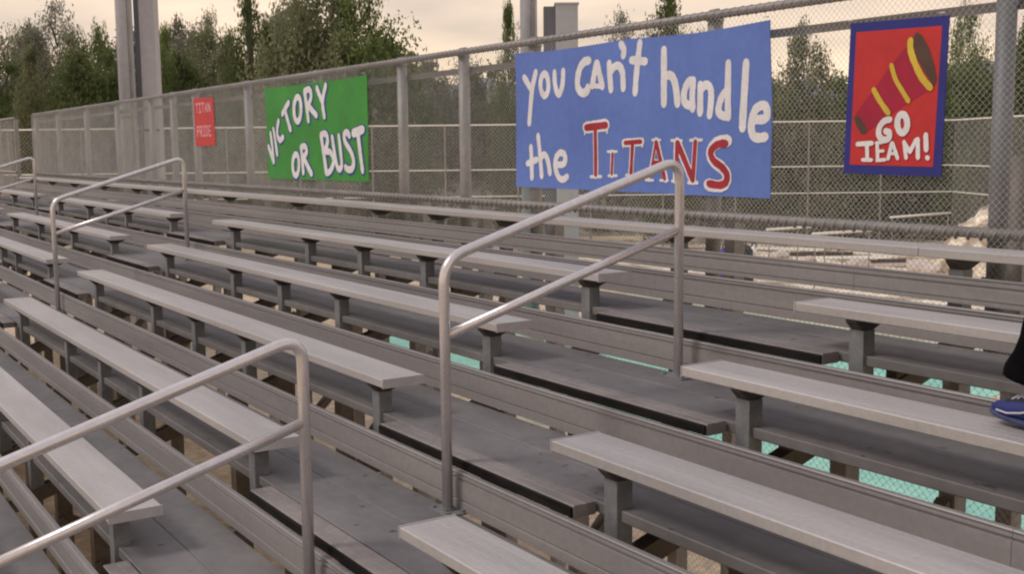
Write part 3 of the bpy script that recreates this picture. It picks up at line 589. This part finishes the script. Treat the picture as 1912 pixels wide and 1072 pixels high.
    def shoe(tx, ty, tz, pit, turn=0):
        # rings from toe to heel: (x, half width, sole z, top z)
        rings = [(0,.012,.022,.034),(.008,.03,.012,.05),(.03,.042,.006,.064),(.07,.048,.004,.074),(.11,.048,.004,.085),(.15,.043,.005,.1),(.19,.037,.006,.112),(.23,.035,.004,.115),(.265,.034,.004,.108),(.285,.022,.012,.09)]
        Rm = Matrix.Translation((tx, ty, tz)) @ Matrix.Rotation(turn, 4, 'Z') @ Matrix.Rotation(pit, 4, 'Y')
        def loft(fn, n=14):
            mb = MB(); vs = []
            for g in rings:
                for q in range(n):
                    a = 2*math.pi*q/n; vs.append(Rm @ Vector(fn(g, math.cos(a), math.sin(a))))
            m = len(rings); fs = [(i*n+q, i*n+(q+1) % n, (i+1)*n+(q+1) % n, (i+1)*n+q) for i in range(m-1) for q in range(n)]
            fs += [tuple(range(n))[::-1], tuple(range((m-1)*n, m*n))]
            return mb.add(vs, fs)
        sq = lambda c: math.copysign(abs(c)**.6, c)
        up_ = loft(lambda g, c, s: (g[0], g[1]*sq(c)*(1 if s < .2 else 1-.35*s), (g[2]+.018+g[3])/2 + (g[3]-g[2]-.018)/2*sq(s)))
        o = up_.build('shoe', M['shoe'], r, True)
        so_ = loft(lambda g, c, s: (g[0]*1.02-.003, (g[1]+.004)*sq(c), g[2] + .011 + .011*sq(s))); so_.build('sole', M['rubber'], o, True)
        pn = loft(lambda g, c, s: (.06+g[0]*.62, .031*sq(c), .062+g[0]*.16+.014*sq(s))); pn.build('tongue', M['shoedark'], o, True)
        for sd_ in (-1, 1):
            pts = [Rm @ Vector(p) for p in ((.045, sd_*.0475, .035), (.09, sd_*.05, .036), (.14, sd_*.047, .05), (.2, sd_*.039, .075))]
            MB().tube(pts, .0038, 6).build('side_stripe', M['sock'], o, True)
        for q in range(5):
            lx = .085+.022*q; lz = .088+.0085*q
            MB().tube([Rm @ Vector(v) for v in ((lx, -.026, lz-.008), (lx+.004, 0, lz+.003), (lx, .026, lz-.008))], .0035, 6).build('lace', M['sock'], o, True)
        return o
    shoe(-.468, .04, .022, R(5), R(-9)); 
    shoe(.235, -.06, 0.0, R(0))
    for x, y_ in ((-.285, .02), (.375, -.06)):
        MB().tube([(x+.012, y_, .075), (x, y_, .15)], [.045, .043], 12).build('sock', M['sock'], r, True)
person()
# ------------------------------------------------------------------ poles behind the stand
def light_pole(u, depth, top, rad, label, tilt=0):
    p = at(u, 277, depth); r = empty('light_pole', (p.x, p.y, GZ), label, 'pole')
    H = top
    MB().tube([(0,0,0), (0,0,H*.5), (0,0,H)], [rad*1.03, rad, rad*.9], 16).build('shaft', M['pole'], r, True)
    MB().tube([(0,0,.0), (0,0,.5)], [rad*1.6, rad*1.5], 16).build('concrete_base', M['stucco'], r, True)
    tocam = (CAM-p); tocam.z = 0; tocam.normalize()
    for z in (4.75, 4.62):
        MB().tube([(0,0,z), (0,0,z+.045)], rad*1.035, 16).build('band', M['boxdark'], r, True)
    a = math.atan2(tocam.y, tocam.x)+.5
    MB().tube([(math.cos(a)*(rad+.03), math.sin(a)*(rad+.03), .5), (math.cos(a)*(rad*.95+.03), math.sin(a)*(rad*.95+.03), H-.2)], .028, 8).build('conduit', M['post'], r, True)
    MB().box((-1.2,-.08,H-.3), (1.2,.08,H-.1)).build('cross_arm', M['pole'], r)
    for x in (-1, -.35, .35, 1):
        f = MB().tube([(x,0,H-.1), (x,-.12,H+.3)], [.12, .28], 12).build('floodlight', M['boxdark'], r, True)
    return r
light_pole(243.5, 24, 14, .17, 'tall round grey light pole beside the full-height square column at left')
light_pole(989, 22, 14, .165, 'tall round grey light pole beside the short square column')
def square_column(u0, u1, ud, v_top, depth, label):
    a = at(u0, 277, depth); b = at(u1, 277, depth); c = (a+b)/2; wdt = (b-a).length
    r = empty('square_column', (c.x, c.y, GZ), label, 'column')
    top = at((u0+u1)/2, v_top, depth).z-GZ
    ang = math.atan2(b.y-a.y, b.x-a.x); r.rotation_euler = (0, 0, ang)
    MB().box((-wdt/2, 0, 0), (wdt/2, wdt, top)).build('shaft', M['box'], r)
    wd = ud/FPX*depth
    MB().box((-wdt/2-wd, .05, 0), (-wdt/2-.001, wdt*.8, top-.03)).build('shaded_side', M['boxdark'], r)  # added dark strip: shade on the column's side put into colour
    MB().box((-wdt/2-.005, -.006, 4.35), (wdt/2+.005, .02, 4.39)).build('strap', M['nose'], r)
    MB().box((-wdt/2-.02, -.02, top), (wdt/2+.02, wdt+.02, top+.03)).build('cap_plate', M['pole'], r)
square_column(271, 299, 11, -420, 24.3, 'full-height mauve grey square column beside the left light pole')
square_column(1039, 1080, 22, 11, 21, 'short mauve grey square column rising just above the fence rail')
p = at(474, 277, 62)
tp = empty('utility_pole', (p.x, p.y, GZ), 'thin brown wooden pole rising out of the conifer', 'pole')
MB().tube([(0,0,0),(0,0,9),(0,0,17)], [.2,.19,.16], 10).build('shaft', M['bark'], tp, True)
MB().box((-.9,-.06,16), (.9,.06,16.15)).build('cross_arm', M['bark'], tp)
# ------------------------------------------------------------------ yard fence, shed and odds and ends behind the stand
def yard_fence():
    a = at(-120, 277, 43); b = at(1782, 277, 43); c = at(2150, 277, 30)
    r = empty('yard_fence', (a.x, a.y, GZ), 'tall chain-link yard fence with pale rails, far behind the stand', 'fence')
    H = 4.78
    fO = (a.x, a.y, GZ)
    def seg(p, q, n, zs):
        for i in range(n+1):
            s = p.lerp(q, i/n); MB().tube([(s.x-a.x, s.y-a.y, 0), (s.x-a.x, s.y-a.y, H)], .035, 6).build('post', M['post'], r)
        for z, rad in zs:
            MB().tube([(p.x-a.x, p.y-a.y, z), (q.x-a.x, q.y-a.y, z)], rad, 6).build('rail', M['whitepipe'], r)
        chain_mesh((p.x-a.x, p.y-a.y), (q.x-a.x, q.y-a.y), .05, H, .16, .006, 'chain_link_mesh', M['wire'], r)
    zs = [(H, .03), (3.1, .024), (2.1, .022)]
    seg(a, b, 14, zs); seg(b, c, 4, zs)
yard_fence()
def heap():
    c = at(1905, 277, 35); rd = random.Random(3)
    r = empty('sand_heap', (c.x, c.y, GZ), 'pale heap of sand behind the right fence post', 'sand heap')
    vs = []; n, m = 40, 12
    for j in range(m+1):
        for i in range(n):
            a = 2*math.pi*i/n; k = j/m
            rr = (1-k)*2.1*(1+.12*math.sin(a*3+1)+.07*math.sin(a*7))+.02
            vs.append((math.cos(a)*rr*1.2, math.sin(a)*rr, 2.1*(1-(1-k)**2.2)*(1+.05*math.sin(a*2)*(1-k)) + rd.uniform(-.13,.13)*(0 < j < m) - .05*(j == 0)))
    fs = [(j*n+i, j*n+(i+1) % n, (j+1)*n+(i+1) % n, (j+1)*n+i) for j in range(m) for i in range(n)] + [tuple(m*n+i for i in range(n))]
    MB().add(vs, fs).build('heap', M['sand'], r, True)
heap()
rd9 = random.Random(12)
for i, (u, v, sc, side) in enumerate(((1455, 483, .3, 'leftmost of the rocks on the sand'), (1515, 492, .22, 'small rock between two planks on the sand'), (1610, 505, .35, 'large rock in front of the planks on the sand'), (1665, 490, .25, 'rock behind the beige plank on the sand'), (1735, 512, .38, 'rightmost rock on the sand, near the dark post'))):
    p = at(u, 277, FPX*3.92/(v-271)); r = empty('rock', (p.x, p.y, GZ), 'pale %s' % side, 'rock', 'rocks on the sand')
    bm = bmesh.new(); bmesh.ops.create_icosphere(bm, subdivisions=3, radius=sc)
    for vv in bm.verts:
        c = vv.co; k = 1+.22*math.sin(c.x/sc*3.1+i)+.15*math.sin(c.y/sc*4.3+i*2)+.06*rd9.uniform(-1, 1); vv.co = (c.x*k*1.3, c.y*k, max(-.02, c.z*k*.62+sc*.2))
    me = bpy.data.meshes.new('stone'); bm.to_mesh(me); bm.free(); me.materials.append(M['stucco'])
    o = bpy.data.objects.new('stone', me); COL.objects.link(o); o.parent = r
for i, (u, v, ang, ln, m, lab) in enumerate(((1470, 470, .5, 2.6, 'whitepipe', 'pale plank lying flat on the sand, leftmost of the planks'), (1530, 480, .9, 2.2, 'bark', 'dark plank lying on the sand between pale planks'), (1590, 488, .35, 3.0, 'whitepipe', 'pale plank on the sand in the middle of the planks'),
        (1640, 497, 1.2, 2.0, 'bark', 'short dark plank on the sand right of the middle planks'), (1690, 503, .6, 2.4, 'stucco', 'beige plank on the sand near the right fence post'), (1560, 470, 2.2, 1.8, 'stucco', 'beige plank farthest back on the sand'))):
    dd = -3.92*FPX/(CAM.z-GZ)*0 + FPX*3.92/(v-271); p = at(u, 277, dd)
    r = empty('timber_plank', (p.x, p.y, GZ+.014), lab, 'plank', 'planks lying on the sand'); r.rotation_euler = (0, rd9.uniform(-.06, 0), ang)
    for q in range(2): MB().box((-ln/2+q*.2, -.2+q*.23, .02+.002*q), (ln/2+q*.15, q*.23, .075+.03*q), .006).build('board', M[m], r)
GP = 'upright equipment bags behind the top bench'
for u, mk, wd, lab in ((1352, 'bluebag', .17, 'blue upright equipment bag at the left of its row behind the top bench'), (1368, 'whitepipe', .2, 'white upright equipment bag between the blue and black bags'), (1388, 'blackbag', .3, 'black upright equipment bag behind the top bench'), (1407, 'whitepipe', .12, 'slim white upright bag right of the black bag')):
    p = at(u, 277, 27); r = empty('equipment_bag', (p.x, p.y, GZ), lab, 'bag', GP)
    h = 1.55+random.uniform(-.1, .1)
    MB().tube([(0,0,0), (0,0,.08), (.01,0,h*.5), (.02,.02,h*.92), (.03,.03,h)], [wd*.8, wd, wd*.95, wd*.8, wd*.35], 12).build('sack', M[mk], r, True)
    MB().tube([(.03+.08*math.cos(q*.52), .03, h-.02+.12*math.sin(q*.52)) for q in range(7)], .014, 6).build('handle', M['blackbag'], r, True)
for (u0, v0, u1, v1, d, lab) in ((1432, 429, 1545, 421, 34, 'left of two low white pipe barriers on the sand'), (1518, 437, 1628, 430, 31, 'right of two low white pipe barriers on the sand'), (1662, 406, 1775, 397, 39, 'white pipe barrier near the yard fence')):
    a = at(u0, v0, d); b = at(u1, v1, d+1.5); r = empty('pipe_barrier', (a.x, a.y, GZ), lab, 'barrier', 'white pipe barriers')
    z0, z1 = a.z-GZ, b.z-GZ; q = b-a
    MB().tube([(0,0,z0), (q.x,q.y,z1)], .04, 8).build('rail', M['whitepipe'], r, True)
    for s in (.04, .5, .96):
        MB().tube([(q.x*s, q.y*s, 0), (q.x*s, q.y*s, z0+(z1-z0)*s)], .016, 8).build('leg', M['post'], r, True)
p = at(1900, 277, 26); r = empty('storage_bin', (p.x, p.y, GZ), 'light blue bin low at the right edge behind the top bench', 'bin')
MB().add([(sx*(.5-.07*(1-t)), sy*(.35-.05*(1-t)), t*.75) for t in (0, 1) for sx, sy in ((-1,-1),(1,-1),(1,1),(-1,1))], [(3,2,1,0),(4,5,6,7),(0,1,5,4),(1,2,6,5),(2,3,7,6),(3,0,4,7)]).build('tub', M['bin'], r)
MB().box((-.54,-.39,.752), (.54,.39,.81)).build('lid', M['blackbag'], r)
# ------------------------------------------------------------------ trees
def tree_proto(seed, shape, n_clump, leaves, leaf, crown=(.25, 1.0), trunk=.03):
    """unit tree: 1 m tall, crown about 1 m across, leaves spread in clumps through the volume"""
    rd = random.Random(seed); T = MB(); V = []; F = []
    top = crown[0]+(crown[1]-crown[0])*.75
    lean = rd.uniform(-.03, .03)
    T.tube([(0,0,0), (lean*.5,0,.25), (lean,.01,top*.7), (lean,.0,top)], [trunk, trunk*.8, trunk*.5, trunk*.15], 7)
    for c in range(n_clump):
        while True:
            tz = rd.random()
            prof = shape(tz)
            if rd.random() < prof+.15: break
        a = rd.uniform(0, 2*math.pi); rr = math.sqrt(rd.uniform(.05, 1))*prof*.5
        cx, cy, cz = math.cos(a)*rr, math.sin(a)*rr, crown[0]+(crown[1]-crown[0])*tz
        if c % 3 == 0:
            zb = max(.12, cz-.22*rr*2-.06)
            T.tube([(lean*.6, 0, zb), ((cx+lean)*.5, cy*.5, (zb+cz)/2+.02), (cx, cy, cz)], [trunk*.35, trunk*.22, trunk*.08], 5)
        cr = rd.uniform(.06, .12)*(.6+prof*.6)
        for q in range(leaves):
            d = Vector((rd.gauss(0, 1), rd.gauss(0, 1), rd.gauss(0, .75))); d *= min(1, 1.7/max(d.length, .01)); d *= cr*.68
            p = Vector((cx, cy, cz))+d
            nx = Vector((rd.gauss(0,1), rd.gauss(0,1), rd.gauss(0,1)+.5)).normalized(); t = nx.orthogonal().normalized()
            t = (Matrix.Rotation(rd.uniform(0, 6.28), 3, nx) @ t); b = nx.cross(t); s = leaf*rd.uniform(.6, 1.3)
            o = len(V); V += [p-t*s, p+b*s*.5, p+t*s, p-b*s*.5]; F.append((o, o+1, o+2, o+3))
    L_ = MB(); L_.v = [tuple(v) for v in V]; L_.f = F
    return T, L_
SH_ROUND = lambda t: max(.08, math.sin(math.pi*min(1, .12+t*.86)))**.7
SH_CONE = lambda t: max(.05, (1-t)**.75*min(1, .3+t*4))
SH_COL = lambda t: max(.08, min(1, t*5+.4)*(1-max(0, t-.55)/.45*.85))
SH_LOOSE = lambda t: max(.1, math.sin(math.pi*min(1, .05+t*.9))**.8*(1-.35*t))
PRO = {}
def proto(kind):
    if kind in PRO: return PRO[kind]
    k, sd = kind.split('#'); sd = int(sd)
    if k == 'round': T, L_ = tree_proto(sd, SH_ROUND, 185, 120, .0125, (.1, 1.0), .03)
    elif k == 'bush': T, L_ = tree_proto(sd, SH_ROUND, 150, 110, .016, (.0, 1.0), .03)
    elif k == 'cone': T, L_ = tree_proto(sd, SH_CONE, 110, 110, .014, (.06, 1.0), .025)
    elif k == 'column': T, L_ = tree_proto(sd, SH_COL, 140, 110, .014, (.03, 1.0), .025)
    else: T, L_ = tree_proto(sd, SH_LOOSE, 120, 62, .011, (.18, 1.0), .02)
    t = T.build('trunk', M['bark']); 
    c = L_.build('crown', None); td, cdd = t.data, c.data
    bpy.data.objects.remove(t); bpy.data.objects.remove(c)
    PRO[kind] = (td, cdd); return PRO[kind]
def tree(name, kind, u, v_top, wpx, depth, leafm, label, cat='tree', group=None, zb=None):
    p = at(u, 277, depth); zt = at(u, v_top, depth).z; b = GZ if zb is None else zb
    r = empty(name, (p.x, p.y, b), label, cat, group); h = zt-b; wd = wpx/FPX*depth
    td, cdd = proto(kind)
    key = kind+leafm
    if key not in PRO:
        m2 = cdd.copy(); m2.materials.clear(); m2.materials.append(M[leafm]); PRO[key] = m2
    for nm, me in (('trunk', td), ('crown', PRO[key])):
        o = bpy.data.objects.new(nm, me); COL.objects.link(o); o.parent = r; o.scale = (wd, wd, h)
    r.rotation_euler = (0, 0, random.uniform(0, 6.28))
    return r
GT = 'trees behind the far end of the stand'
# the row at the left
ROW = [('round#1', -50, 85, 240, 60, 'leaf_mid'), ('loose#2', 22, 50, 190, 66, 'leaf_grey'), ('bush#3', 15, 120, 190, 53, 'leaf_dark'), ('round#4', 75, 62, 150, 62, 'leaf_grey'), ('loose#5', 118, 14, 170, 70, 'leaf_grey'),
       ('round#11', 60, 50, 100, 64, 'leaf_mid'), ('column#7', 66, 100, 90, 50, 'leaf_mid'), ('bush#8', 150, 108, 170, 51, 'leaf_dark'), ('column#13', 194, 56, 100, 58, 'leaf_bright'), ('round#12', 150, 72, 140, 60, 'leaf_mid'),
       ('bush#3', 225, 102, 150, 53, 'leaf_dark'), ('round#4', 262, 60, 160, 62, 'leaf_grey'), ('column#7', 314, 66, 90, 52, 'leaf_bright'), ('bush#8', 345, 108, 160, 54, 'leaf_dark'), ('round#11', 352, 44, 130, 66, 'leaf_grey'),
       ('round#1', 392, 58, 140, 60, 'leaf_mid'), ('loose#5', 405, 34, 140, 68, 'leaf_grey'), ('bush#3', 420, 108, 160, 54, 'leaf_mid'), ('column#9', 472, -2, 130, 50, 'leaf_dark'), ('column#7', 508, 52, 80, 47, 'leaf_bright'), ('cone#6', 440, 52, 130, 52, 'leaf_mid')]
WHERE = {'round': 'rounded', 'loose': 'airy', 'bush': 'dense low', 'cone': 'pointed', 'column': 'narrow upright'}
CLR = {'leaf_mid': 'mid green', 'leaf_grey': 'grey-green', 'leaf_dark': 'dark green', 'leaf_bright': 'bright green'}
def place_words(u):
    if u < 0: return 'at the left edge of the tree row'
    if u < 100: return 'in the tree row left of the left light pole'
    if u < 228: return 'just left of the left light pole'
    if u < 330: return 'right behind the left light pole'
    if u < 440: return 'between the left light pole and the conifer'
    if u < 520: return 'behind the green banner, below the thin pole'
    if u < 800: return 'above the green banner'
    if u < 960: return 'between the green and blue banners'
    if u < 1450: return 'above the blue banner'
    if u < 1590: return 'between the blue banner and red poster'
    return 'right of the red poster'
used = {}
def addtree(k, u, v, wd, d, m, extra=''):
    nm = {'cone': 'conifer_tree', 'bush': 'bush', 'column': 'upright_tree'}.get(k.split('#')[0], 'tree')
    lab = '%s %s %s %s' % (WHERE[k.split('#')[0]], CLR[m], 'bush' if nm == 'bush' else 'tree', place_words(u))
    if lab in used:
        used[lab] += 1; lab += [', second from left', ', third from left', ', fourth from left'][min(2, used[lab]-2)]
    else: used[lab] = 1
    tree(nm, k, u, v, wd, d, m, lab, 'bush' if nm == 'bush' else 'tree', GT)
for a in ROW: addtree(*a)
# the big round tree and its neighbours
for a in [('round#11', 600, -30, 260, 47, 'leaf_mid'), ('round#12', 685, -14, 240, 46.5, 'leaf_bright'), ('bush#3', 560, 80, 190, 46, 'leaf_mid'), ('round#4', 545, 20, 150, 52, 'leaf_grey'), ('bush#8', 725, 80, 190, 46, 'leaf_dark'), ('bush#3', 640, 70, 220, 45.5, 'leaf_mid'),
          ('bush#8', 800, 122, 160, 56, 'leaf_grey'), ('loose#2', 870, 104, 150, 58, 'leaf_grey'), ('bush#3', 905, 130, 160, 57, 'leaf_mid'),
          ('column#7', 951, 22, 74, 46, 'leaf_dark'), ('loose#5', 1160, 36, 150, 52, 'leaf_grey'), ('column#13', 1243, -14, 124, 46, 'leaf_dark'), ('loose#2', 1290, 46, 130, 50, 'leaf_grey'),
          ('column#13', 1497, 56, 160, 45.5, 'leaf_mid'), ('round#12', 1800, 28, 130, 46, 'leaf_bright'), ('bush#3', 1560, 150, 210, 47, 'leaf_bright'), ('bush#8', 1450, 160, 210, 47, 'leaf_mid'),
          ('bush#8', 1690, 150, 210, 48, 'leaf_dark'), ('bush#3', 1800, 140, 180, 46, 'leaf_bright'), ('bush#8', 1925, 40, 140, 44, 'leaf_dark'), ('round#1', 1990, -30, 220, 43, 'leaf_dark'),
          ('bush#3', 1040, 134, 210, 56, 'leaf_mid'), ('bush#8', 1180, 124, 220, 56, 'leaf_mid'), ('bush#3', 1330, 126, 230, 56, 'leaf_mid')]: addtree(*a)
# scrub along the bank behind the yard fence: one mass
def scrub():
    rd = random.Random(5); V = []; F = []
    for c in range(1500):
        u = rd.uniform(-200, 1950)
        if rd.random() > (.35 if u < 950 else .95): continue
        d = rd.uniform(50.5, 66); p = at(u, 277, d); s0 = rd.uniform(.35, 1.0)
        base = min(1, (d-49)/2.2/6.0); zb = GZ + base*base*(3-2*base)*5.3
        for q in range(34):
            c0 = Vector((p.x+rd.gauss(0, s0*.55), p.y+rd.gauss(0, s0*.55), zb+rd.uniform(-.2, s0*1.6)))
            nx = Vector((rd.gauss(0,1), rd.gauss(0,1), rd.gauss(0,1)+.4)).normalized(); t = nx.orthogonal().normalized(); b = nx.cross(t); s = rd.uniform(.08, .18)
            o = len(V); V += [c0-t*s, c0+b*s*.6, c0+t*s, c0-b*s*.6]; F.append((o, o+1, o+2, o+3))
    mb = MB(); mb.v = [tuple(v) for v in V]; mb.f = F
    tag(mb.build('scrub', M['leaf_scrub']), 'olive scrub covering the bank behind the yard fence', 'scrub', kind='stuff')
scrub()
# children that hold world-space meshes keep their offsets; unlabelled frames are fixed above
